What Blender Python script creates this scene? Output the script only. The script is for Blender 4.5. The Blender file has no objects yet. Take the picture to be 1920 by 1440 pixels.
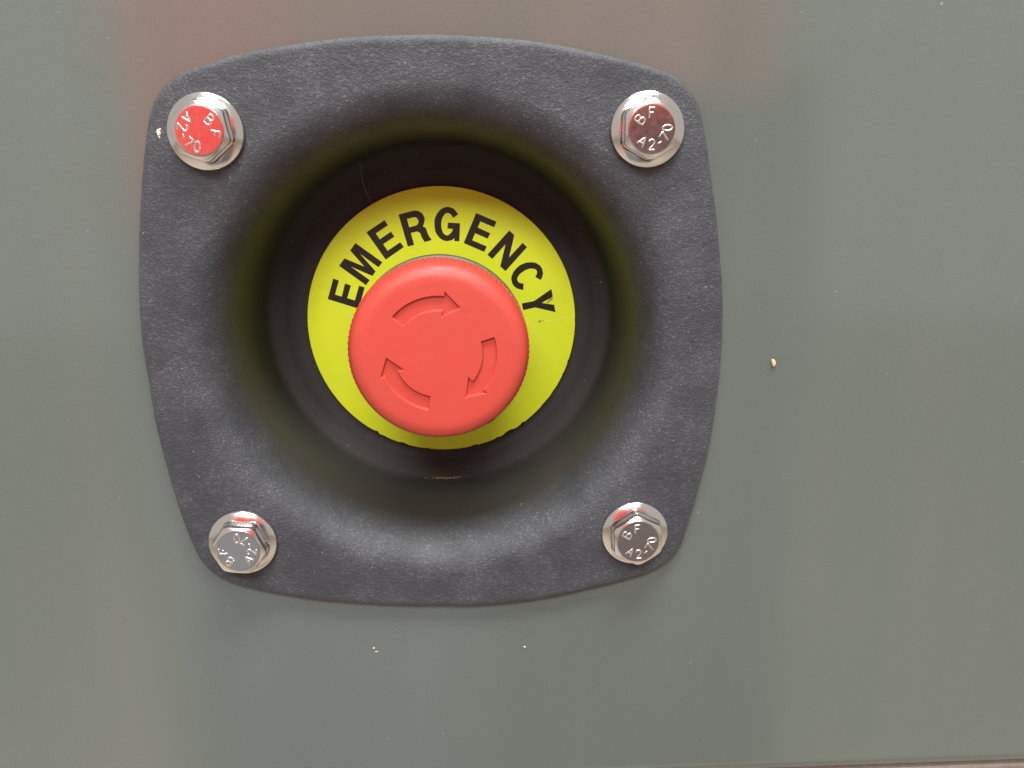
import bpy, bmesh, math, random
import numpy as np
from mathutils import Vector, Matrix

random.seed(7)
rng = np.random.default_rng(7)
R = math.radians
MM = 0.001
scene = bpy.context.scene
col = scene.collection

# ------------------------------------------------------------------ camera
# world: X right, Z up, the painted panel lies at Y = 0, the camera stands at negative Y (millimetres)
CAM = dict(x=8.202, y=-173.63, z=35.902, yaw=0.0421, pitch=-0.2526, roll=-0.0062, f=1623.1)


def cam_axes():
    cy, sy = math.cos(CAM['yaw']), math.sin(CAM['yaw'])
    cp, sp = math.cos(CAM['pitch']), math.sin(CAM['pitch'])
    fwd = Vector((sy*cp, cy*cp, sp))
    right = Vector((cy, -sy, 0))
    up = right.cross(fwd)
    cr, sr = math.cos(CAM['roll']), math.sin(CAM['roll'])
    return right*cr + up*sr, -right*sr + up*cr, fwd


_r, _u, _f = cam_axes()
cd = bpy.data.cameras.new('camera')
cam = bpy.data.objects.new('camera', cd)
col.objects.link(cam)
m = Matrix((_r, _u, -_f)).transposed().to_4x4()
m.translation = Vector((CAM['x'], CAM['y'], CAM['z']))*MM
cam.matrix_world = m
cd.sensor_width = 36
cd.lens = 36*CAM['f']/1920
cd.clip_start = 0.005
cd.clip_end = 50
scene.camera = cam

# ------------------------------------------------------------------ world, lamps, exposure
w = bpy.data.worlds.new('World')
scene.world = w
w.use_nodes = True
w.node_tree.nodes['Background'].inputs[0].default_value = (1.0, 0.935, 0.875, 1)
w.node_tree.nodes['Background'].inputs[1].default_value = 0.56


def area_lamp(name, loc, target, sx, sy, power, color):
    l = bpy.data.lights.new(name, 'AREA')
    l.shape = 'RECTANGLE'
    l.size, l.size_y = sx, sy
    l.energy = power
    l.color = color
    o = bpy.data.objects.new(name, l)
    col.objects.link(o)
    o.location = loc
    d = Vector(target) - Vector(loc)
    o.rotation_euler = d.to_track_quat('-Z', 'Y').to_euler()
    return o


area_lamp('overhead_light', (-0.10, -1.35, 1.05), (0, 0, 0), 0.9, 0.35, 26, (0.96, 0.98, 1.0))
area_lamp('overhead_light', (0.12, -0.50, 1.30), (0, -0.1, 0), 0.9, 0.30, 25, (0.96, 0.98, 1.0))
area_lamp('overhead_light', (-0.35, 0.45, 1.45), (-0.1, -0.56, 0.1), 0.8, 0.3, 54, (1.0, 0.97, 0.95))  # added behind the panel, only to brighten the red sheets that get mirrored

vs = scene.view_settings
scene.display_settings.display_device = 'sRGB'
vs.view_transform = 'Standard'
vs.look = 'None'
vs.exposure = 0.0
vs.gamma = 1.0


# ------------------------------------------------------------------ node helpers
class NT:
    def __init__(self, name):
        self.m = bpy.data.materials.new(name)
        self.m.use_nodes = True
        self.t = self.m.node_tree
        self.b = self.t.nodes['Principled BSDF']

    def n(self, kind, **kw):
        nd = self.t.nodes.new(kind)
        for k, v in kw.items():
            if k in nd.inputs:
                nd.inputs[k].default_value = v
            else:
                setattr(nd, k, v)
        return nd

    def l(self, a, b):
        self.t.links.new(a, b)

    def setb(self, **kw):
        for k, v in kw.items():
            self.b.inputs[k.replace('_', ' ')].default_value = v

    def coords(self, scale=(1, 1, 1)):
        tc = self.n('ShaderNodeTexCoord')
        mp = self.n('ShaderNodeMapping')
        mp.inputs['Scale'].default_value = scale
        self.l(tc.outputs['Object'], mp.inputs[0])
        return mp.outputs[0]

    def noise(self, scale, detail=3, rough=0.5, vec=None, dist=0.0):
        nd = self.n('ShaderNodeTexNoise')
        nd.inputs['Scale'].default_value = scale
        nd.inputs['Detail'].default_value = detail
        nd.inputs['Roughness'].default_value = rough
        nd.inputs['Distortion'].default_value = dist
        if vec is not None:
            self.l(vec, nd.inputs['Vector'])
        return nd.outputs['Fac']

    def ramp(self, fac, stops):
        nd = self.n('ShaderNodeValToRGB')
        e = nd.color_ramp.elements
        while len(e) < len(stops):
            e.new(0.5)
        for i, (p, c) in enumerate(stops):
            e[i].position = p
            e[i].color = (c, c, c, 1) if not isinstance(c, tuple) else (*c, 1)
        self.l(fac, nd.inputs[0])
        return nd.outputs[0]

    def math(self, op, a, b=None, clamp=False):
        nd = self.n('ShaderNodeMath', operation=op)
        nd.use_clamp = clamp
        for i, v in enumerate((a, b)):
            if v is None:
                continue
            if isinstance(v, (int, float)):
                nd.inputs[i].default_value = v
            else:
                self.l(v, nd.inputs[i])
        return nd.outputs[0]

    def mix(self, fac, a, b):
        nd = self.n('ShaderNodeMix', data_type='RGBA')
        for sock, v in ((nd.inputs[0], fac), (nd.inputs[6], a), (nd.inputs[7], b)):
            if isinstance(v, (int, float)):
                sock.default_value = v
            elif isinstance(v, tuple):
                sock.default_value = (*v, 1)
            else:
                self.l(v, sock)
        return nd.outputs[2]

    def bump(self, height, strength, dist, prev=None):
        nd = self.n('ShaderNodeBump')
        nd.inputs['Strength'].default_value = strength
        nd.inputs['Distance'].default_value = dist
        self.l(height, nd.inputs['Height'])
        if prev is not None:
            self.l(prev, nd.inputs['Normal'])
        return nd.outputs[0]


# ------------------------------------------------------------------ materials
def mat_panel():
    t = NT('panel_paint')
    v = t.coords()
    big = t.noise(14, 3, 0.5, v)
    streak = t.noise(34, 4, 0.6, t.coords((1, 1, 0.10)))
    grain = t.noise(2600, 2, 0.6, v)
    c = t.mix(t.ramp(big, [(0.35, 0.0), (0.65, 1.0)]), (0.112, 0.139, 0.121), (0.122, 0.144, 0.127))
    c = t.mix(t.math('MULTIPLY', t.ramp(streak, [(0.38, 0.0), (0.70, 1.0)]), 0.4), c, (0.150, 0.162, 0.144))
    g = t.ramp(grain, [(0.3, 0.93), (0.7, 1.07)])
    mul = t.n('ShaderNodeMix', data_type='RGBA', blend_type='MULTIPLY')
    mul.inputs[0].default_value = 1.0
    t.l(c, mul.inputs[6])
    t.l(g, mul.inputs[7])
    c = mul.outputs[2]
    # dried dust and tiny dark nicks in the paint
    vo = t.n('ShaderNodeTexVoronoi', feature='F1')
    vo.inputs['Scale'].default_value = 95
    t.l(v, vo.inputs['Vector'])
    pick = t.ramp(t.noise(60, 0, 0.5, v), [(0.58, 0.0), (0.60, 1.0)])
    spot = t.math('MULTIPLY', t.ramp(vo.outputs['Distance'], [(0.022, 1.0), (0.036, 0.0)]), pick)
    c = t.mix(t.math('MULTIPLY', spot, 0.55), c, (0.42, 0.41, 0.37))
    t.l(c, t.b.inputs['Base Color'])
    rr = t.ramp(t.noise(35, 4, 0.6, v), [(0.3, 0.10), (0.7, 0.16)])
    t.l(rr, t.b.inputs['Roughness'])
    t.setb(IOR=1.85)
    b1 = t.bump(t.noise(9, 2, 0.5, v), 0.5, 0.0006)
    b2 = t.bump(t.noise(900, 2, 0.5, v), 0.10, 0.00005, b1)
    t.l(b2, t.b.inputs['Normal'])
    return t.m


def mat_shroud():
    t = NT('moulded_black_plastic')
    v = t.coords()
    # the well is polished smooth, the face is grained: read from the real depth of the surface
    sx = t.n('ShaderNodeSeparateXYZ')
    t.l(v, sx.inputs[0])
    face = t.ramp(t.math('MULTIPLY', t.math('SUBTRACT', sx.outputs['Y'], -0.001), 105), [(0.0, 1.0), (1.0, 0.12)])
    g1 = t.noise(1750, 4, 0.62, t.coords((1, 1, 1.4)), 0.5)
    g2 = t.noise(520, 3, 0.55, v, 0.5)
    mott = t.noise(90, 5, 0.65, v)
    c = t.mix(t.ramp(mott, [(0.3, 0.0), (0.72, 1.0)]), (0.036, 0.039, 0.045), (0.066, 0.069, 0.077))
    # same plastic inside the well, darkened: the recess shade is put into its colour
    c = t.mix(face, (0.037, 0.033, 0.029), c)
    scuff = t.math('MULTIPLY', t.ramp(g1, [(0.54, 0.0), (0.70, 1.0)]), t.ramp(mott, [(0.36, 0.25), (0.62, 1.0)]))
    scuff = t.math('MULTIPLY', scuff, face)
    c = t.mix(t.math('MULTIPLY', scuff, 0.5), c, (0.24, 0.235, 0.24))
    # the moulded outer edge is rubbed paler, with rim highlight put into the colour
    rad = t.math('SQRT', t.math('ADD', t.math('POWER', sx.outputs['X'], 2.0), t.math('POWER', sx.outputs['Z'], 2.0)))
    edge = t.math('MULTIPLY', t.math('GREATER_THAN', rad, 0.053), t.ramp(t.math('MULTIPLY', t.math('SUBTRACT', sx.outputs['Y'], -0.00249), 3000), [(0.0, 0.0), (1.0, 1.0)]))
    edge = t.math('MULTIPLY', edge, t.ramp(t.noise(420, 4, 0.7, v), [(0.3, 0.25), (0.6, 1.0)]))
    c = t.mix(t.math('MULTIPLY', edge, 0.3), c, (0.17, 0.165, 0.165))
    # sparse dust specks
    vo = t.n('ShaderNodeTexVoronoi', feature='F1')
    vo.inputs['Scale'].default_value = 260
    t.l(v, vo.inputs['Vector'])
    pick = t.ramp(t.noise(150, 0, 0.5, v), [(0.60, 0.0), (0.62, 1.0)])
    spot = t.math('MULTIPLY', t.ramp(vo.outputs['Distance'], [(0.03, 1.0), (0.06, 0.0)]), pick)
    c = t.mix(t.math('MULTIPLY', spot, 0.6), c, (0.35, 0.33, 0.31))
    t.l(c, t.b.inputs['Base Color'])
    deep = t.ramp(t.math('MULTIPLY', sx.outputs['Y'], 40.0), [(0.80, 0.0), (0.98, 1.0)])
    ro = t.mix(face, t.mix(deep, (0.46,)*3, (0.58,)*3), (0.5,)*3)
    t.l(ro, t.b.inputs['Roughness'])
    t.l(t.math('ADD', t.math('MULTIPLY', face, 0.17), 1.27), t.b.inputs['IOR'])
    h = t.math('ADD', t.math('MULTIPLY', g1, 0.6), t.math('MULTIPLY', g2, 0.5))
    bp = t.n('ShaderNodeBump')
    bp.inputs['Distance'].default_value = 0.00034
    t.l(h, bp.inputs['Height'])
    t.l(t.math('MULTIPLY', face, 1.0), bp.inputs['Strength'])
    t.l(bp.outputs[0], t.b.inputs['Normal'])
    return t.m


def mat_yellow():
    t = NT('yellow_plastic')
    v = t.coords()
    c = t.mix(t.ramp(t.noise(60, 4, 0.6, v), [(0.35, 0.0), (0.7, 1.0)]), (0.80, 0.91, 0.026), (0.74, 0.84, 0.03))
    dirt = t.math('MULTIPLY', t.ramp(t.noise(700, 3, 0.6, v), [(0.66, 0.0), (0.74, 1.0)]),
                  t.ramp(t.noise(70, 2, 0.5, v), [(0.55, 0.0), (0.68, 1.0)]))
    c = t.mix(t.math('MULTIPLY', dirt, 0.5), c, (0.18, 0.14, 0.03))
    t.l(c, t.b.inputs['Base Color'])
    t.l(t.ramp(t.noise(120, 3, 0.5, v), [(0.3, 0.30), (0.7, 0.42)]), t.b.inputs['Roughness'])
    t.l(t.bump(t.noise(500, 3, 0.5, v), 0.08, 0.0001), t.b.inputs['Normal'])
    return t.m


def mat_red():
    t = NT('red_plastic')
    v = t.coords()
    c = t.mix(t.ramp(t.noise(70, 4, 0.6, v), [(0.3, 0.0), (0.7, 1.0)]), (0.575, 0.062, 0.040), (0.55, 0.067, 0.046))
    vo = t.n('ShaderNodeTexVoronoi', feature='F1')
    vo.inputs['Scale'].default_value = 330
    t.l(v, vo.inputs['Vector'])
    pick = t.ramp(t.noise(230, 0, 0.5, v), [(0.66, 0.0), (0.68, 1.0)])
    spot = t.math('MULTIPLY', t.ramp(vo.outputs['Distance'], [(0.03, 1.0), (0.07, 0.0)]), pick)
    c = t.mix(t.math('MULTIPLY', spot, 0.5), c, (0.8, 0.5, 0.42))
    t.l(c, t.b.inputs['Base Color'])
    t.l(t.ramp(t.noise(200, 4, 0.6, v), [(0.3, 0.42), (0.7, 0.54)]), t.b.inputs['Roughness'])
    t.setb(Subsurface_Weight=0.25, Subsurface_Scale=0.001, Subsurface_Radius=(1.0, 0.3, 0.2))
    t.l(t.bump(t.noise(1500, 3, 0.6, v), 0.12, 0.00006), t.b.inputs['Normal'])
    return t.m


def mat_steel():
    t = NT('stainless_steel')
    v = t.coords()
    t.setb(Metallic=1.0)
    t.b.inputs['Base Color'].default_value = (0.74, 0.71, 0.68, 1)
    t.l(t.ramp(t.noise(900, 4, 0.6, v), [(0.3, 0.13), (0.75, 0.22)]), t.b.inputs['Roughness'])
    b1 = t.bump(t.noise(420, 3, 0.5, v), 0.14, 0.00006)
    b2 = t.bump(t.noise(1800, 2, 0.5, v), 0.2, 0.00003, b1)
    t.l(b2, t.b.inputs['Normal'])
    return t.m


def mat_ink():
    t = NT('black_ink')
    v = t.coords()
    wear = t.math('MULTIPLY', t.ramp(t.noise(2600, 4, 0.7, v), [(0.60, 0.0), (0.70, 1.0)]), 0.35)
    t.l(t.mix(wear, (0.013, 0.008, 0.006), (0.25, 0.19, 0.02)), t.b.inputs['Base Color'])
    t.setb(Roughness=0.45)
    return t.m


def mat_plain(name, c, rough=0.6, scale=400, var=0.12, **kw):
    t = NT(name)
    v = t.coords()
    lo = tuple(x*(1-var) for x in c)
    hi = tuple(min(1, x*(1+var)) for x in c)
    t.l(t.mix(t.noise(scale, 4, 0.6, v), lo, hi), t.b.inputs['Base Color'])
    t.setb(Roughness=rough, **kw)
    return t.m


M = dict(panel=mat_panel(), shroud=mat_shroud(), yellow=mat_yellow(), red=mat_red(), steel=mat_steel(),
         ink=mat_ink(),
         collar=mat_plain('grey_green_plastic', (0.10, 0.11, 0.07), 0.5),
         stem=mat_plain('dark_plastic', (0.03, 0.03, 0.03), 0.5),
         trim=mat_plain('beige_stone', (0.42, 0.36, 0.30), 0.7, 700, 0.3),
         dust=mat_plain('pale_dust', (0.62, 0.57, 0.50), 0.8, 900, 0.25),
         tan=mat_plain('tan_grit', (0.42, 0.31, 0.20), 0.8, 900, 0.3),
         crumb=mat_plain('orange_crumb', (0.85, 0.52, 0.27), 0.6, 500, 0.25),
         cloth=mat_plain('red_cloth', (0.82, 0.06, 0.05), 0.85, 40, 0.2),
         cloth_dull=mat_plain('dull_red_cloth', (0.58, 0.095, 0.075), 0.85, 40, 0.2),
         steel_mark=mat_plain('stamped_steel', (0.78, 0.74, 0.70), 0.32, 900, 0.05, Metallic=1.0),
         brown=mat_plain('brown_cloth', (0.18, 0.15, 0.15), 0.8, 20, 0.3),
         floor=mat_plain('beige_floor', (0.50, 0.42, 0.34), 0.7, 3, 0.15),
         dark=mat_plain('dark_cloth', (0.27, 0.29, 0.33), 0.8, 20, 0.3))


# ------------------------------------------------------------------ object helpers
def tag(o, label=None, cat=None, group=None, kind=None):
    if label: o['label'] = label
    if cat: o['category'] = cat
    if group: o['group'] = group
    if kind: o['kind'] = kind
    return o


def link(name, me, mat, parent=None, smooth=None):
    if mat is not None and not me.materials:
        me.materials.append(mat)
    if smooth is not None:
        me.polygons.foreach_set('use_smooth', [True]*len(me.polygons))
        if smooth < 180:
            me.set_sharp_from_angle(angle=R(smooth))
    o = bpy.data.objects.new(name, me)
    col.objects.link(o)
    if parent: o.parent = parent
    return o


def empty(name, loc):
    o = bpy.data.objects.new(name, None)
    o.empty_display_size = 0.01
    col.objects.link(o)
    o.location = loc
    return o


def mesh_mm(name, verts, faces):
    me = bpy.data.meshes.new(name)
    me.from_pydata((np.asarray(verts, float)*MM).tolist(), [], faces)
    me.update()
    return me


def ring_faces(nr, nt, off=0, flip=False):
    f = []
    for i in range(nr-1):
        for j in range(nt):
            a, b = off+i*nt+j, off+i*nt+(j+1) % nt
            c, d = b+nt, a+nt
            f.append((a, b, c, d) if flip else (a, d, c, b))
    return f


def catmull(pts, sub):
    p = np.array(pts, float)
    p = np.vstack([2*p[0]-p[1], p, 2*p[-1]-p[-2]])
    out = []
    for i in range(1, len(p)-2):
        for s in range(sub):
            t = s/sub
            a, b, c, d = p[i-1], p[i], p[i+1], p[i+2]
            out.append(0.5*((2*b)+(c-a)*t+(2*a-5*b+4*c-d)*t*t+(3*b-a-3*c+d)*t**3))
    out.append(p[-2])
    return np.array(out)


def lathe(name, prof, nt=96, centre=(0, 0), sub=1, cap_first=False):
    """prof: (radius, y) from the outside in; revolve about the Y axis"""
    pr = catmull(prof, sub) if sub > 1 else np.array(prof, float)
    th = np.arange(nt)*2*math.pi/nt
    v = []
    for r, y in pr:
        v += [(centre[0]+r*math.cos(a), y, centre[1]+r*math.sin(a)) for a in th]
    f = ring_faces(len(pr), nt, flip=True)
    if cap_first:
        f.append(tuple(range((len(pr)-1)*nt, len(pr)*nt)))
    return mesh_mm(name, v, f)


def fix_normals(me):
    bm = bmesh.new()
    bm.from_mesh(me)
    bmesh.ops.recalc_face_normals(bm, faces=bm.faces)
    bm.to_mesh(me)
    bm.free()
    return me


def face_camera(me):
    """turn a sheet-like surface so that on balance it looks to -Y"""
    s = sum(p.normal.y*p.area for p in me.polygons)
    if s > 0:
        me.flip_normals()
    return me


# ------------------------------------------------------------------ outline of the shroud
def outline(th):
    """rounded square whose sides are arcs of 150 mm and whose corners are 9 mm fillets (r per angle)"""
    a = np.abs(((th + math.pi/4) % (math.pi/2)) - math.pi/4)
    ca, sa = np.cos(a), np.sin(a)
    D, Rb, rho, k = 101.6, 160.0, 12.0, 40.695
    r1 = -D*ca + np.sqrt((D*ca)**2 - D*D + Rb*Rb)
    # fillet circle about (k, k)
    b = k*(ca+sa)
    disc = b*b - (2*k*k - rho*rho)
    r2 = b + np.sqrt(np.maximum(disc, 0))
    x, y = r1*ca, r1*sa
    # tangent direction: line from the arc centre (-D, 0) through (k, k)
    past = (y*(k+D) - (x+D)*k) > 0
    r = np.where(past, r2, r1)
    # the moulding is not perfectly regular: small deviations every 6 degrees
    dev = [0.18, 0.11, -0.07, -0.3, -0.33, -0.44, -0.2, 0.0, 0.14, 0.16, 0.16, 0.28, 0.29, 0.21, 0.17, 0.23, 0.21, 0.35, 0.36, 0.44, 0.71, 0.52, 0.16, -0.04, -0.14, -0.31, -0.43, -0.44, -0.31, -0.24, -0.22, -0.49, -0.37, -0.29, -0.35, -0.25, -0.13, -0.29, -0.29, -0.03, -0.01, -0.04, -0.15, -0.18, -0.09, -0.08, 0.32, 0.38, 0.38, 0.23, 0.01, -0.08, -0.21, 0.26, 0.12, 0.16, 0.33, 0.29, 0.2, 0.17]
    return r + np.interp(np.degrees(th) % 360, np.arange(61)*6.0, dev + dev[:1])


def build_shroud():
    nt = 900
    th = np.arange(nt)*2*math.pi/nt
    prof = catmull([(22, 30.4), (30, 30.4), (33.2, 30.3), (35.0, 29.6), (36.6, 28.4), (38.2, 27.5), (39.4, 26.7), (40.0, 25.2),
                    (40.4, 21.5), (40.8, 16.5), (41.25, 12), (41.85, 8.0), (42.65, 4.9), (43.7, 2.4), (45.0, 0.4), (46.5, -1.05),
                    (48.1, -1.95), (49.8, -2.4), (51.5, -2.5)], 7)
    out = outline(th)
    out = out + np.interp(th, np.linspace(0, 2*math.pi, 301), rng.normal(0, 0.025, 301))
    V, = [[]]
    ct, st = np.cos(th), np.sin(th)
    for r, y in prof:
        V.append(np.stack([r*ct, np.full(nt, y), r*st], 1))
    for s in np.linspace(0, 1, 12)[1:]:
        rr = 51.5*(1-s) + (out-1.55)*s
        V.append(np.stack([rr*ct, np.full(nt, -2.5), rr*st], 1))
    for q in np.linspace(0, 90, 7)[1:]:
        rr = out - 1.4 + 1.4*math.sin(R(q))
        V.append(np.stack([rr*ct, np.full(nt, -2.5+1.1-1.1*math.cos(R(q))), rr*st], 1))
    for dr, y in ((0.0, -0.75), (-0.35, -0.62), (-3.0, -0.6), (-3.2, 0.0)):
        V.append(np.stack([(out+dr)*ct, np.full(nt, y), (out+dr)*st], 1))
    nr = len(V)
    me = mesh_mm('button_shroud', np.concatenate(V), ring_faces(nr, nt))
    face_camera(me)
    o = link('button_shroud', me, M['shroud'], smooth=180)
    tag(o, 'black grained plastic shroud with a round well, screwed to the grey-green panel', 'shroud')
    return o


# ------------------------------------------------------------------ panel
def build_panel():
    nt = 240
    th = np.arange(nt)*2*math.pi/nt
    X0, X1, Z0, Z1 = -420.0, 520.0, -102.3, 420.0
    V = []
    # rectangle point on the same angle
    ct, st = np.cos(th), np.sin(th)
    with np.errstate(divide='ignore'):
        tx = np.where(ct > 0, X1/ct, X0/ct)
        tz = np.where(st > 0, Z1/st, Z0/st)
    rect = np.minimum(np.where(ct == 0, 1e9, tx), np.where(st == 0, 1e9, tz))
    # snap the nearest sample to each corner
    for cx, cz in ((X0, Z0), (X1, Z0), (X0, Z1), (X1, Z1)):
        a = math.atan2(cz, cx) % (2*math.pi)
        j = int(round(a/(2*math.pi)*nt)) % nt
        ct[j], st[j] = math.cos(a), math.sin(a)
        rect[j] = math.hypot(cx, cz)
    hole = 48.5
    for y in (12.0, 0.0):
        V.append(np.stack([hole*ct, np.full(nt, y), hole*st], 1))
    for s in (0.15, 0.5, 1.0):
        rr = hole*(1-s) + rect*s
        V.append(np.stack([rr*ct, np.zeros(nt), rr*st], 1))
    verts = np.concatenate(V).tolist()
    faces = ring_faces(len(V), nt)
    # rolled lower edge
    prev = None
    n = 9
    for i in range(n+1):
        q = R(90*i/n)
        z = Z0 - 4.0*math.sin(q)
        y = 4.0*(1-math.cos(q))
        a = len(verts)
        verts += [(X0, y, z), (X1, y, z)]
        if prev is not None:
            faces.append((prev, prev+1, a+1, a))
        prev = a
    a = len(verts)
    verts += [(X0, 30, Z0-4.0), (X1, 30, Z0-4.0)]
    faces.append((prev, prev+1, a+1, a))
    me = mesh_mm('wall_panel', verts, faces)
    face_camera(me)
    o = link('wall_panel', me, M['panel'], smooth=30)
    tag(o, 'grey-green painted metal panel behind the emergency button', kind='structure')
    # beige ledge below the panel edge
    bm = bmesh.new()
    bmesh.ops.create_cube(bm, size=1.0)
    for v in bm.verts:
        v.co = Vector((50+v.co.x*940, 21+v.co.y*30, -140.9+v.co.z*60))*MM
    bmesh.ops.bevel(bm, geom=bm.edges[:], offset=0.0008, segments=2, affect='EDGES')
    me = bpy.data.meshes.new('lower_trim')
    bm.to_mesh(me)
    bm.free()
    o = link('lower_trim', me, M['trim'])
    tag(o, 'beige trim strip running below the rolled edge of the panel', kind='structure')


# ------------------------------------------------------------------ arrows
BC = (0.7, -1.15)     # axis of the button (x, z)
FACE_Y = -6.0


def arrow_poly(start, span=76.0, inset=0.0):
    r0, hw = 10.2, 1.45
    head = 19.5
    a0, a1 = start, start-span
    ah = a1 + head
    hw -= inset
    pts = []
    ins_a = math.degrees(inset/r0)
    n = 16
    for i in range(n+1):
        a = R((a0-ins_a) + (ah-ins_a*0.5-(a0-ins_a))*i/n)
        pts.append((a, r0+hw))
    pts.append((R(ah-ins_a), r0+2.4-inset*1.9))
    pts.append((R(a1+ins_a*2.4), r0+0.1))
    pts.append((R(ah-ins_a+1.5), r0-2.75+inset*1.9))
    for i in range(n+1):
        a = R((ah-ins_a*0.5) + ((a0-ins_a)-(ah-ins_a*0.5))*i/n)
        pts.append((a, r0-hw))
    return np.array([(r*math.cos(a), r*math.sin(a)) for a, r in pts])


def sdf_poly(P, poly):
    d = np.full(len(P), 1e9)
    inside = np.zeros(len(P), bool)
    n = len(poly)
    for i in range(n):
        a, b = poly[i], poly[(i+1) % n]
        ab = b-a
        t = np.clip(((P-a)@ab)/(ab@ab), 0, 1)
        d = np.minimum(d, np.hypot(*(P-a-t[:, None]*ab).T))
        c = (a[1] > P[:, 1]) != (b[1] > P[:, 1])
        with np.errstate(divide='ignore', invalid='ignore'):
            xi = a[0] + (P[:, 1]-a[1])*(b[0]-a[0])/(b[1]-a[1])
        inside ^= c & (P[:, 0] < xi)
    return np.where(inside, -d, d)


STARTS = (139.4, 16.5, 258.8)
DEEP = 0.72


def face_y(r):
    return FACE_Y + 0.15*(r/14.5)**2


def build_button():
    root = empty('emergency_stop_button', Vector((BC[0], 29.0, BC[1]))*MM)
    tag(root, 'red mushroom emergency stop button with three recessed turning arrows', 'button')
    oy = 29.0
    nt = 960
    th = np.arange(nt)*2*math.pi/nt
    ct, st = np.cos(th), np.sin(th)
    V = []
    rs = np.concatenate([[0.4, 2, 4, 6, 7.2], np.arange(7.5, 12.9, 0.075), [13.2, 13.8, 14.5]])
    polys = [arrow_poly(s) for s in STARTS]
    for r in rs:
        P = np.stack([r*ct, r*st], 1)
        y = np.full(nt, face_y(r))
        if 7.4 < r < 13.0:
            sd = np.min([sdf_poly(P, p) for p in polys], axis=0)
            s = np.clip((0.02-sd)/0.2, 0, 1)
            y = y + DEEP*s*s*(3-2*s)
        V.append(np.stack([r*ct, y-oy, r*st], 1))
    prof = catmull([(14.5, -5.85), (15.4, -5.76), (16.2, -5.5), (16.95, -5.02), (17.5, -4.4), (17.9, -3.6), (18.12, -2.75),
                    (18.2, -2.0), (18.25, -1.2), (18.25, 1.2), (18.15, 3.0), (17.6, 3.6), (16.5, 3.8), (13.0, 3.9)], 3)[1:]
    teeth = np.abs(np.sin(th*48))
    for r, y in prof:
        k = np.clip((y+2.9)/0.7, 0, 1)*np.clip((3.3-y)/0.4, 0, 1)*(r > 17.7)
        rr = r + k*0.27*(teeth-0.45)
        V.append(np.stack([rr*ct, np.full(nt, y-oy), rr*st], 1))
    n = len(V)
    verts = np.concatenate(V)
    faces = ring_faces(n, nt)
    faces.append(tuple(range(nt)))
    me = mesh_mm('button_cap', verts, faces)
    fix_normals(me)
    if me.polygons[-1].normal.y > 0:
        me.flip_normals()
    link('button_cap', me, M['red'], root, smooth=180)
    # the floors of the three arrow recesses
    for s in STARTS:
        p = arrow_poly(s, inset=0.24)
        vs_ = [(x, face_y(math.hypot(x, z))+DEEP-0.03-oy, z) for x, z in p]
        nn = len(vs_)
        # strip of quads along the shaft plus the head triangles
        h = 17
        f = [(i, i+1, nn-2-i, nn-1-i) for i in range(h-1)]
        f += [(h-1, h, h+1), (h-1, h+1, h+3), (h+1, h+2, h+3)]
        m2 = mesh_mm('turning_arrow', vs_, f)
        face_camera(m2)
        link('turning_arrow', m2, M['red'], root)
    # grey collar under the cap and the dark stem through the disc
    c = lathe('collar', [(13.5, 4.2), (17.6, 4.4), (18.35, 5.0), (18.35, 7.8), (17.6, 8.8), (14.5, 10.0), (12.6, 14), (12.2, 29.4)], 96)
    for v in c.vertices: v.co.y -= oy*MM
    link('collar', fix_normals(c), M['collar'], root, smooth=40)
    c = lathe('stem', [(11.0, 3.95), (11.0, 34)], 48)
    for v in c.vertices: v.co.y -= oy*MM
    link('stem', fix_normals(c), M['stem'], root, smooth=40)
    # short black mark on the lower rim of the cap
    bm = bmesh.new()
    a0 = R(-58.5)
    vv = []
    for i in range(7):
        a = a0 + R(i*1.0)
        for y in (-2.2, -1.4):
            vv.append(bm.verts.new(Vector((18.42*math.cos(a), y-oy, 18.42*math.sin(a)))*MM))
    for i in range(6):
        bm.faces.new((vv[2*i], vv[2*i+1], vv[2*i+3], vv[2*i+2]))
    me = bpy.data.meshes.new('index_mark')
    bm.to_mesh(me)
    bm.free()
    link('index_mark', me, M['ink'], root)


# ------------------------------------------------------------------ legend disc and its print
def ell(cx, cy, rx, ry, a0, a1, n=18):
    return [(cx+rx*math.cos(R(a0+(a1-a0)*i/n)), cy+ry*math.sin(R(a0+(a1-a0)*i/n))) for i in range(n+1)]


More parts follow.
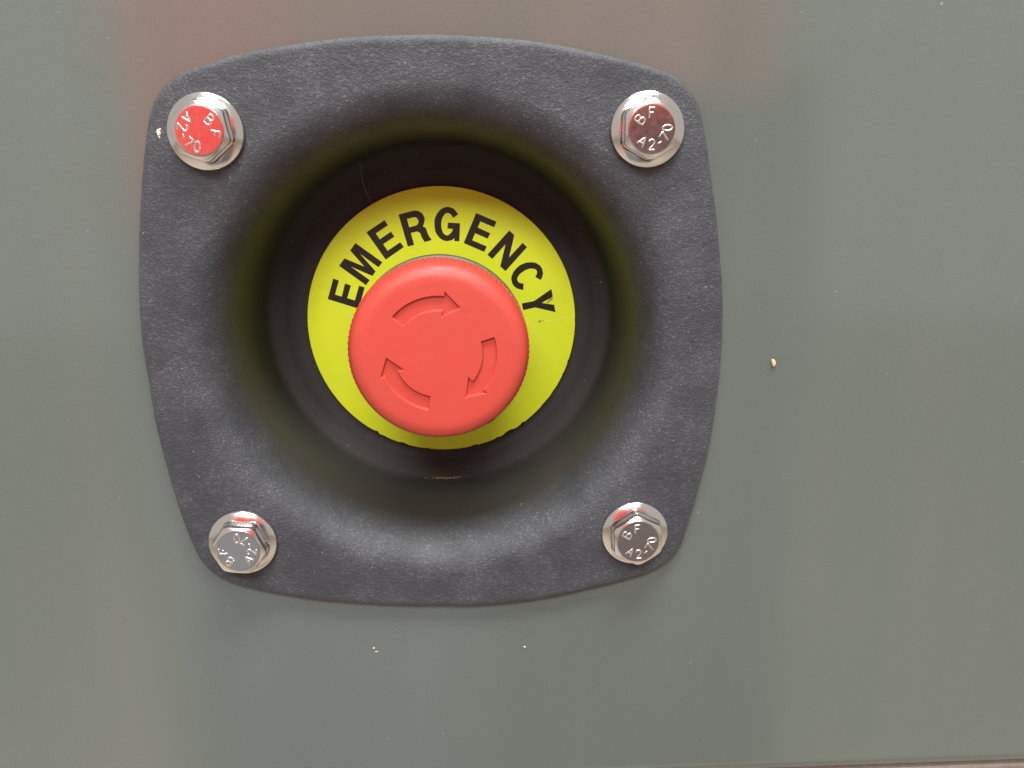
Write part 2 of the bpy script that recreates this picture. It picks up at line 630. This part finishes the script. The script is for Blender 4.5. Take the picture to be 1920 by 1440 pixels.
GL = {
    'E': (0.68, [[(0, 0), (0, 1), (.67, 1), (.67, .83), (.2, .83), (.2, .60), (.63, .60), (.63, .43), (.2, .43), (.2, .17), (.69, .17), (.69, 0)]]),
    'M': (0.88, [[(0, 0), (0, 1), (.28, 1), (.44, .33), (.60, 1), (.88, 1), (.88, 0), (.70, 0), (.70, .77), (.52, 0), (.36, 0), (.18, .77), (.18, 0)]]),
    'R': (0.76, [[(0, 0), (0, 1), (.45, 1)] + ell(.46, .725, .275, .275, 88, -40, 12) +
                 [(.62, .47), (.69, .40), (.705, .16), (.76, 0), (.55, 0), (.50, .14), (.49, .29), (.42, .375), (.2, .375), (.2, 0)],
                 [(.2, .545), (.2, .83)] + ell(.41, .6875, .135, .1425, 90, -90, 10)]),
    'G': (0.80, [ell(.4, .5, .4, .52, 38, 306, 30) + [(.63, .12), (.66, 0), (.79, 0), (.79, .54), (.42, .54), (.42, .375), (.60, .375)] +
                 ell(.4, .5, .2, .355, 318, 36, 24)]),
    'N': (0.76, [[(0, 0), (0, 1), (.21, 1), (.57, .36), (.57, 1), (.76, 1), (.76, 0), (.55, 0), (.19, .65), (.19, 0)]]),
    'C': (0.78, [ell(.4, .5, .4, .52, 38, 322, 30) + ell(.4, .5, .2, .355, 320, 40, 24)]),
    'Y': (0.74, [[(.27, 0), (.27, .39), (0, 1), (.23, 1), (.37, .60), (.51, 1), (.74, 1), (.47, .39), (.47, 0)]]),
}
DISC = (0.3, -1.2)
# letter, then centre of the letter on the disc in polar form (degrees, mm); filled from the photograph
PRINT = [('E', 161.9, 23.4), ('M', 142.7, 23.25), ('E', 122.8, 23.3), ('R', 104.2, 23.05), ('G', 85.6, 23.1), ('E', 66.2, 23.0),
         ('N', 47.2, 22.85), ('C', 28.5, 22.9), ('Y', 10.7, 23.1)]


def glyph_mesh(ch, H):
    wd, loops = GL[ch]
    cu = bpy.data.curves.new('glyph', 'CURVE')
    cu.dimensions = '2D'
    cu.fill_mode = 'BOTH'
    for lp in loops:
        sp = cu.splines.new('POLY')
        sp.points.add(len(lp)-1)
        for i, (x, y) in enumerate(lp):
            jx, jy = random.uniform(-.006, .006), random.uniform(-.006, .006)
            sp.points[i].co = ((x-wd/2+jx)*H*MM, (y-0.5+jy)*H*MM, 0, 1)
        sp.use_cyclic_u = True
    cu.extrude = 0.012*MM
    cu.offset = 0.06*MM
    ob = bpy.data.objects.new('glyph', cu)
    col.objects.link(ob)
    bpy.context.view_layer.update()
    dg = bpy.context.evaluated_depsgraph_get()
    me = bpy.data.meshes.new_from_object(ob.evaluated_get(dg))
    bpy.data.objects.remove(ob)
    me.name = 'printed_letter'
    me.materials.clear()
    me.materials.append(M['ink'])
    return me


def build_disc():
    FY = 29.0
    nt = 480
    r0 = 31.62
    th = np.arange(nt)*2*math.pi/nt
    nick = np.zeros(nt)
    for a, wdt, dp in ((-40, 2.2, .22), (-33, 1.3, .15), (-124, 1.2, .25), (-62, 2.0, .12), (0.5, .7, .2), (-77, 1.4, .1)):
        d = (np.degrees(th)-a+180) % 360-180
        nick += 0.4*dp*np.exp(-(d/wdt)**2)
    rr = r0 - nick
    ct, st = np.cos(th), np.sin(th)
    V = []
    for k, y in ((-0.9, FY), (0.0, FY)):
        pass
    for rad, y in ((np.full(nt, 11.5), FY), (np.full(nt, 22.0), FY), (rr-0.25, FY), (rr-0.06, FY+0.07), (rr, FY+0.25), (rr, FY+0.9),
                   (np.full(nt, 11.5), FY+0.9)):
        V.append(np.stack([rad*ct, np.full(nt, y-FY), rad*st], 1))
    me = mesh_mm('legend_disc', np.concatenate(V), ring_faces(len(V), nt))
    fix_normals(me)
    o = link('legend_disc', me, M['yellow'], smooth=35)
    o.location = Vector((DISC[0], FY, DISC[1]))*MM
    tag(o, 'round yellow EMERGENCY disc behind the red button, inside the black well', 'sign')
    for ch, ang, rad in PRINT:
        l = link('printed_letter', glyph_mesh(ch, 7.35), None, o)
        c = Vector((rad*math.cos(R(ang)), -0.03, rad*math.sin(R(ang))))*MM
        # glyph plane XY -> disc plane XZ, letter tops point outward
        l.matrix_local = Matrix.Translation(c) @ Matrix.Rotation(R(90-ang), 4, 'Y') @ Matrix.Rotation(R(90), 4, 'X')
    # black chips where the print has worn off along the lower edge
    for a, wdt, t0 in ((-122, 3.0, .35), (-118, 2.2, .2), (-109, 4.5, .3), (-98, 3.2, .22), (-77, 4.0, .25), (-66, 3.0, .25),
                       (-60, 6.5, .45), (-53, 2.4, .3), (-18, 2.0, .2), (-24, 1.4, .15)):
        n = 9
        vv, ff = [], []
        for i in range(n):
            s = i/(n-1)
            aa = R(a + wdt*(s-0.5))
            th_ = 1.0*t0*math.sin(math.pi*s)*(0.7+0.6*random.random())
            ro = float(np.interp(math.degrees(aa) % 360, np.degrees(th), rr)) + 0.01
            vv += [(ro*math.cos(aa), -0.02, ro*math.sin(aa)), ((ro-0.05-th_)*math.cos(aa), -0.02, (ro-0.05-th_)*math.sin(aa))]
        for i in range(n-1):
            ff.append((2*i, 2*i+1, 2*i+3, 2*i+2))
        link('worn_edge_mark', face_camera(mesh_mm('worn_edge_mark', vv, ff)), M['ink'], o)
    # dirty rub marks beside the last letter
    for x, z, sx_, sz_, rt in ((25.7, 5.3, .9, .45, .9), (25.0, 4.6, .5, .25, .4), (23.2, 0.0, .45, .3, .2), (23.9, 0.25, .3, .12, .4)):
        n = 14
        vv = [(0, 0, 0)]
        for i in range(n):
            q = 2*math.pi*i/n
            k = random.uniform(.45, 1.1)
            vv.append((math.cos(q)*sx_*k, 0, math.sin(q)*sz_*k))
        me = face_camera(mesh_mm('smudge', vv, [(0, 1+i, 1+(i+1) % n) for i in range(n)]))
        sm = link('smudge', me, M['smudge'], o)
        sm.location = Vector((x, -0.012, z))*MM
        sm.rotation_euler = (0, -rt, 0)
    # pale scratch below the last letter
    pts = [(27.3, 0.9), (29, 1.3), (30.8, 1.7), (31.2, 1.8)]
    link('scratch', tube('scratch', [(24.0+i*1.25, -0.015, 0.0+i*0.18+random.uniform(-.05, .05)) for i in range(7)], 0.03, 6), M['scratchy'], o)


def tube(name, pts, r, n=8, close=False, taper=False):
    pts = [Vector(p) for p in pts]
    verts, faces = [], []
    N = len(pts)
    for i, p in enumerate(pts):
        a = pts[(i-1) % N] if (close or i > 0) else p
        b = pts[(i+1) % N] if (close or i < N-1) else p
        d = (b-a).normalized()
        s = d.cross(Vector((0, 1, 0)))
        if s.length < 1e-5: s = Vector((1, 0, 0))
        s.normalize()
        u = s.cross(d)
        rr = r*(0.35+0.65*math.sin(math.pi*(i+.2)/(N-.6))) if taper else r
        for k in range(n):
            q = 2*math.pi*k/n
            verts.append(p + s*math.cos(q)*rr + u*math.sin(q)*rr)
    for i in range(N if close else N-1):
        for k in range(n):
            a, b = i*n+k, i*n+(k+1) % n
            j = (i+1) % N
            faces.append((a, b, j*n+(k+1) % n, j*n+k))
    if not close:
        faces += [tuple(range(n))[::-1], tuple(range((N-1)*n, N*n))]
    return fix_normals(mesh_mm(name, [tuple(v) for v in verts], faces))


M['smudge'] = mat_plain('olive_smudge', (0.30, 0.31, 0.02), 0.6, 2500, 0.8)
M['scratchy'] = mat_plain('pale_scratch', (0.85, 0.85, 0.35), 0.5)
M['hair'] = mat_plain('pale_fibre', (0.5, 0.42, 0.36), 0.6)


# ------------------------------------------------------------------ bolts
STROKES = {
    'B': [[(-.30, -.5), (-.30, .5), (.05, .5), (.27, .38), (.27, .16), (.05, .03), (-.30, .03)], [(.05, .03), (.34, -.12), (.34, -.36), (.08, -.5), (-.30, -.5)]],
    'F': [[(-.28, -.5), (-.28, .5), (.32, .5)], [(-.28, .03), (.18, .03)]],
    'A': [[(-.36, -.5), (0, .5), (.36, -.5)], [(-.22, -.15), (.22, -.15)]],
    '2': [[(-.30, .26), (-.22, .43), (0, .5), (.24, .42), (.29, .22), (.16, .0), (-.30, -.5), (.34, -.5)]],
    '-': [[(-.2, 0), (.2, 0)]],
    '7': [[(-.32, .5), (.32, .5), (-.08, -.5)]],
    '0': [[(.27*math.cos(a), .5*math.sin(a)) for a in np.linspace(0, 2*math.pi, 17)]],
}
LET = {}


def stroke_letter(ch, H=1.85, r=0.185):
    """a raised letter: rounded ridges half sunk into the face of the bolt, all strokes one mesh"""
    if ch in LET: return LET[ch]
    bm = bmesh.new()
    for st in STROKES[ch]:
        # densify
        p = []
        for (x0, y0), (x1, y1) in zip(st[:-1], st[1:]):
            for s in range(4):
                p.append((x0+(x1-x0)*s/4, y0+(y1-y0)*s/4))
        p.append(st[-1])
        tm = tube('t', [(x*H, 0.0, y*H) for x, y in p], r, 10)
        bm.from_mesh(tm)
    me = bpy.data.meshes.new('raised_letter')
    bm.to_mesh(me)
    bm.free()
    me.materials.append(M['steel_mark'])
    me.polygons.foreach_set('use_smooth', [True]*len(me.polygons))
    LET[ch] = me
    return me


def hex_head_mesh():
    nt = 120
    th = np.arange(nt)*2*math.pi/nt
    hx = 5.0/np.cos(((th + math.pi/6) % (math.pi/3)) - math.pi/6)      # corners at 30 + 60k degrees
    hx = np.minimum(hx, 5.55)
    V = []
    ct, st = np.cos(th), np.sin(th)

    def add(r, y):
        V.append(np.stack([r*ct, np.broadcast_to(y, (nt,)), r*st], 1))
    top = -5.2
    tn = math.tan(R(26))
    add(np.full(nt, 0.3), top-0.005)
    add(np.full(nt, 3.2), top-0.003)
    add(np.full(nt, 4.1), top-0.001)
    add(np.full(nt, 4.5), top+0.0)
    add(np.full(nt, 4.61), top+0.04)
    add(np.full(nt, 4.70), top+0.10)
    e = hx-0.14
    add(4.70*.5+e*.5, top+0.10+(e-4.70)*.5*tn)
    add(e, top+0.10+(e-4.70)*tn)
    yb = top+0.10+(e-4.70)*tn
    add(hx-0.05, yb+0.06)
    add(hx, yb+0.17)
    add(hx+0.04, yb*0.5-2.0*0.5)
    add(hx+0.06, np.full(nt, -2.35))
    add(hx+0.16, np.full(nt, -2.12))
    add(hx+0.38, np.full(nt, -1.86))
    add(hx+0.40, np.full(nt, -1.3))
    f = ring_faces(len(V), nt)
    f.append(tuple(range(nt)))
    me = fix_normals(mesh_mm('hex_head', np.concatenate(V), f))
    return me


def flange_mesh():
    return fix_normals(lathe('flange', [(4.6, -2.12), (5.4, -1.98), (6.2, -1.62), (6.85, -1.28), (7.0, -1.16), (7.1, -0.98), (7.14, -0.6), (7.1, -0.2), (6.9, 0.0)], 96))


def build_bolts():
    specs = [((-41.5, 41.5), 41, -106, (0.4, 0.3), 'flanged hex bolt at the upper left corner, its stamped face mirroring red'),
             ((41.5, 41.5), 30, -3, (0.45, 0.2), 'flanged hex bolt at the upper right corner of the shroud, face half red half dark'),
             ((-41.5, -41.5), 54, 83, (0.4, 0.3), 'flanged hex bolt at the lower left corner, stamped face slate grey'),
             ((41.5, -41.5), 33.5, 0, (0.5, -0.3), 'flanged hex bolt at the lower right corner of the black shroud')]
    hm, fm = hex_head_mesh(), flange_mesh()
    for me in (hm, fm):
        me.materials.append(M['steel'])
        me.polygons.foreach_set('use_smooth', [True]*len(me.polygons))
        me.set_sharp_from_angle(angle=R(28))
    text = [('A', 235, 1), ('2', 273, 1), ('-', 304, 1), ('7', 331, 1), ('0', 6, 1), ('B', 148, 0), ('F', 95, 0)]
    for (x, z), hexa, toff, tilt, label in specs:
        root = empty('flange_bolt', Vector((x, -2.5, z))*MM)
        root.rotation_euler = (R(tilt[0]), 0, R(tilt[1]))
        tag(root, label, 'bolt', 'steel bolts holding the shroud')
        h = link('hex_head', hm, None, root)
        h.rotation_euler = (0, -R(hexa-30), 0)
        f = link('flange', fm, None, root)
        f.rotation_euler = (0, -R(hexa*1.7), 0)
        for ch, ang, bottom in text:
            a = ang + toff
            l = link('raised_letter', stroke_letter(ch), None, root)
            rad = 2.85 if ch != '-' else 2.9
            rot = (a+90) if bottom else (a-90)       # letter tops point to the centre on the lower arc
            l.matrix_local = Matrix.Translation(Vector((rad*math.cos(R(a)), -5.14, rad*math.sin(R(a))))*MM) @ Matrix.Rotation(-R(rot), 4, 'Y')


# ------------------------------------------------------------------ small dirt
def chip(bm, c, sx, sy, sz, rot=0, seed=0):
    rr = random.Random(seed)
    ret = bmesh.ops.create_icosphere(bm, subdivisions=2 if sx > 0.3 else 1, radius=1.0)
    cr, sr = math.cos(rot), math.sin(rot)
    for v in ret['verts']:
        k = 1+rr.uniform(-.22, .22)
        x, y, z = v.co.x*sx*k, v.co.y*sy*k, v.co.z*sz*k
        v.co = Vector((c[0]+x*cr-z*sr, c[1]+y, c[2]+x*sr+z*cr))*MM


def dust_object(name, chips, mat, label, cat=None, kind=None):
    bm = bmesh.new()
    for i, (c, s, rot) in enumerate(chips):
        chip(bm, c, *s, rot, i*7+1)
    me = bpy.data.meshes.new(name)
    bm.to_mesh(me)
    bm.free()
    o = link(name, me, mat, smooth=180)
    return tag(o, label, cat, kind=kind)


def build_dirt():
    dust_object('crumb', [((70.1, -0.35, -5.3), (0.42, 0.35, 0.85), R(15))], M['crumb'],
                'tiny orange crumb stuck to the grey-green panel right of the shroud', 'crumb')
    dust_object('paint_fleck', [((-15.7, -0.08, -69.3), (0.28, 0.15, 0.28), 0.2), ((-15.2, -0.06, -70.2), (0.42, 0.1, 0.12), 0)], M['dust'],
                'pale paint fleck on the panel below the shroud, left of the other', 'fleck', None)
    dust_object('paint_fleck', [((18.0, -0.08, -70.1), (0.28, 0.15, 0.28), 0.2)], M['dust'],
                'pale round fleck on the panel below the shroud, right of the other', 'fleck', None)
    dust_object('white_chip', [((-50.4, -2.55, 41.3), (0.4, 0.2, 0.7), 0.1), ((-50.1, -2.55, 41.9), (0.3, 0.16, 0.3), 0.6),
                               ((-50.3, -2.55, 40.5), (0.22, 0.16, 0.3), 0.3)], M['dust'],
                'white chipped spot at the left edge of the shroud beside the upper left bolt', 'chip')
    # grit caught in the groove at the foot of the well
    g = []
    for i in range(150):
        a = R(-90 + random.gauss(0.8, 3.2))
        r = 39.35 + random.gauss(0, 0.16)
        s = random.uniform(.04, .13)
        g.append(((r*math.cos(a), 26.62 + random.uniform(-.15, .05), r*math.sin(a)), (s*1.9, s*.7, s*.7), a+math.pi/2))
    dust_object('grit', g, M['tan'], 'line of tan grit lying in the groove below the yellow disc', kind='stuff')
    g = []
    for i in range(70):
        a = random.uniform(0, 2*math.pi)
        r = random.uniform(32.5, 39.5)
        y = float(np.interp(r, [33.4, 34.6, 35.6, 36.6, 37.7, 38.8, 39.5], [30.35, 30.0, 29.2, 28.2, 27.5, 27.2, 26.9]))
        s = random.uniform(.03, .075)
        g.append(((r*math.cos(a), y-s*.5, r*math.sin(a)), (s*random.choice((1, 1, 2.2)), s, s), random.uniform(0, 3)))
    for i in range(170):
        a = random.uniform(0, 2*math.pi)
        r = random.uniform(50, 57)
        s = random.uniform(.025, .06)
        g.append(((r*math.cos(a), -2.5-s*.3, r*math.sin(a)), (s*random.choice((1, 1, 2.5)), s, s), random.uniform(0, 3)))
    for i in range(70):
        x, z = random.uniform(-105, 140), random.uniform(-98, 66)
        if math.hypot(x, z) < 70: continue
        s = random.uniform(.03, .085)
        g.append(((x, -s*.3, z), (s, s*.6, s*random.choice((1, 1, 1.8))), random.uniform(0, 3)))
    dust_object('dust', g, M['dust'], 'fine pale dust specks scattered over the panel and shroud', kind='stuff')
    # fibre standing in the upper part of the well
    P = [(-16.8, 26.6, 35.0), (-16.9, 27.8, 33.0), (-16.5, 28.6, 30.4), (-15.8, 28.8, 28.3), (-15.0, 28.7, 26.4)]
    P = catmull([(-17.2, 22.0, 37.0)] + P, 4)
    o = link('fibre', tube('fibre', [tuple(p) for p in P], 0.03, 6, taper=True), M['hair'], smooth=180)
    tag(o, 'thin pale hair hanging in the well above the left of the yellow disc', 'hair')


# ------------------------------------------------------------------ what the steel and the gloss paint mirror
def sheet(name, x0, x1, zlow, z1, y, mat, fold=0.02, nx=80, nz=24, thick=0.01):
    """added out-of-view cloth to be mirrored, with soft folds; zlow(x) is its lower hem (metres)"""
    front, back = [], []
    for i in range(nx+1):
        x = x0+(x1-x0)*i/nx
        for j in range(nz+1):
            z = zlow(x) + (z1-zlow(x))*j/nz
            yy = y + fold*math.sin(x*38+z*3) + fold*.5*math.sin(x*71-z*5+1)
            front.append((x, yy, z))
            back.append((x, yy-thick, z))
    v = front+back
    nf = len(front)
    s = nz+1
    f = []
    for i in range(nx):
        for j in range(nz):
            a = i*s+j
            f.append((a, a+1, a+1+s, a+s))
            f.append((nf+a, nf+a+s, nf+a+1+s, nf+a+1))
    for i in range(nx):
        for j in (0, nz):
            a = i*s+j
            f.append((a, a+s, nf+a+s, nf+a))
    for j in range(nz):
        for i in (0, nx):
            a = i*s+j
            f.append((a, nf+a, nf+a+1, a+1))
    me = bpy.data.meshes.new(name)
    me.from_pydata(v, [], f)
    fix_normals(me)
    o = link(name, me, mat, smooth=50)
    return tag(o, kind='structure')


def build_behind():
    def hem(x):
        s = 1/(1+math.exp(-(x+0.16)/0.02))
        s2 = 1/(1+math.exp(-(x-0.03)/0.02))
        return -0.03*(1-s) + 0.0*s + 0.085*s2
    sheet('red_reflection_sheet', -0.16, 0.27, hem, 0.30, -0.58, M['cloth_dull'])  # added unseen stand-in for a red-clad torso behind the camera, for reflections
    sheet('red_reflection_sheet', -0.262, -0.125, lambda x: -0.035+0.25*max(0, -x-0.2), 0.30, -0.55, M['cloth'], fold=0.008)  # brighter sleeve stand-in, also added to strengthen the mirrored pink
    sheet('dark_reflection_sheet', -0.30, 0.03, lambda x: -0.75, 0.07, -0.62, M['dark'])  # added unseen sheet that the lower bolt faces mirror as slate
    sheet('brown_reflection_sheet', 0.0, 0.33, lambda x: -0.75, 0.12, -0.645, M['brown'])  # second added sheet, out of view, darkening the right-hand bolt reflections
    me = bpy.data.meshes.new('floor')
    me.from_pydata([(-4, -6, -1.1), (4, -6, -1.1), (4, 0.03, -1.1), (-4, 0.03, -1.1)], [], [(0, 1, 2, 3)])
    tag(link('floor', me, M['floor']), kind='structure')


build_panel()
build_shroud()
build_disc()
build_button()
build_bolts()
build_dirt()
build_behind()
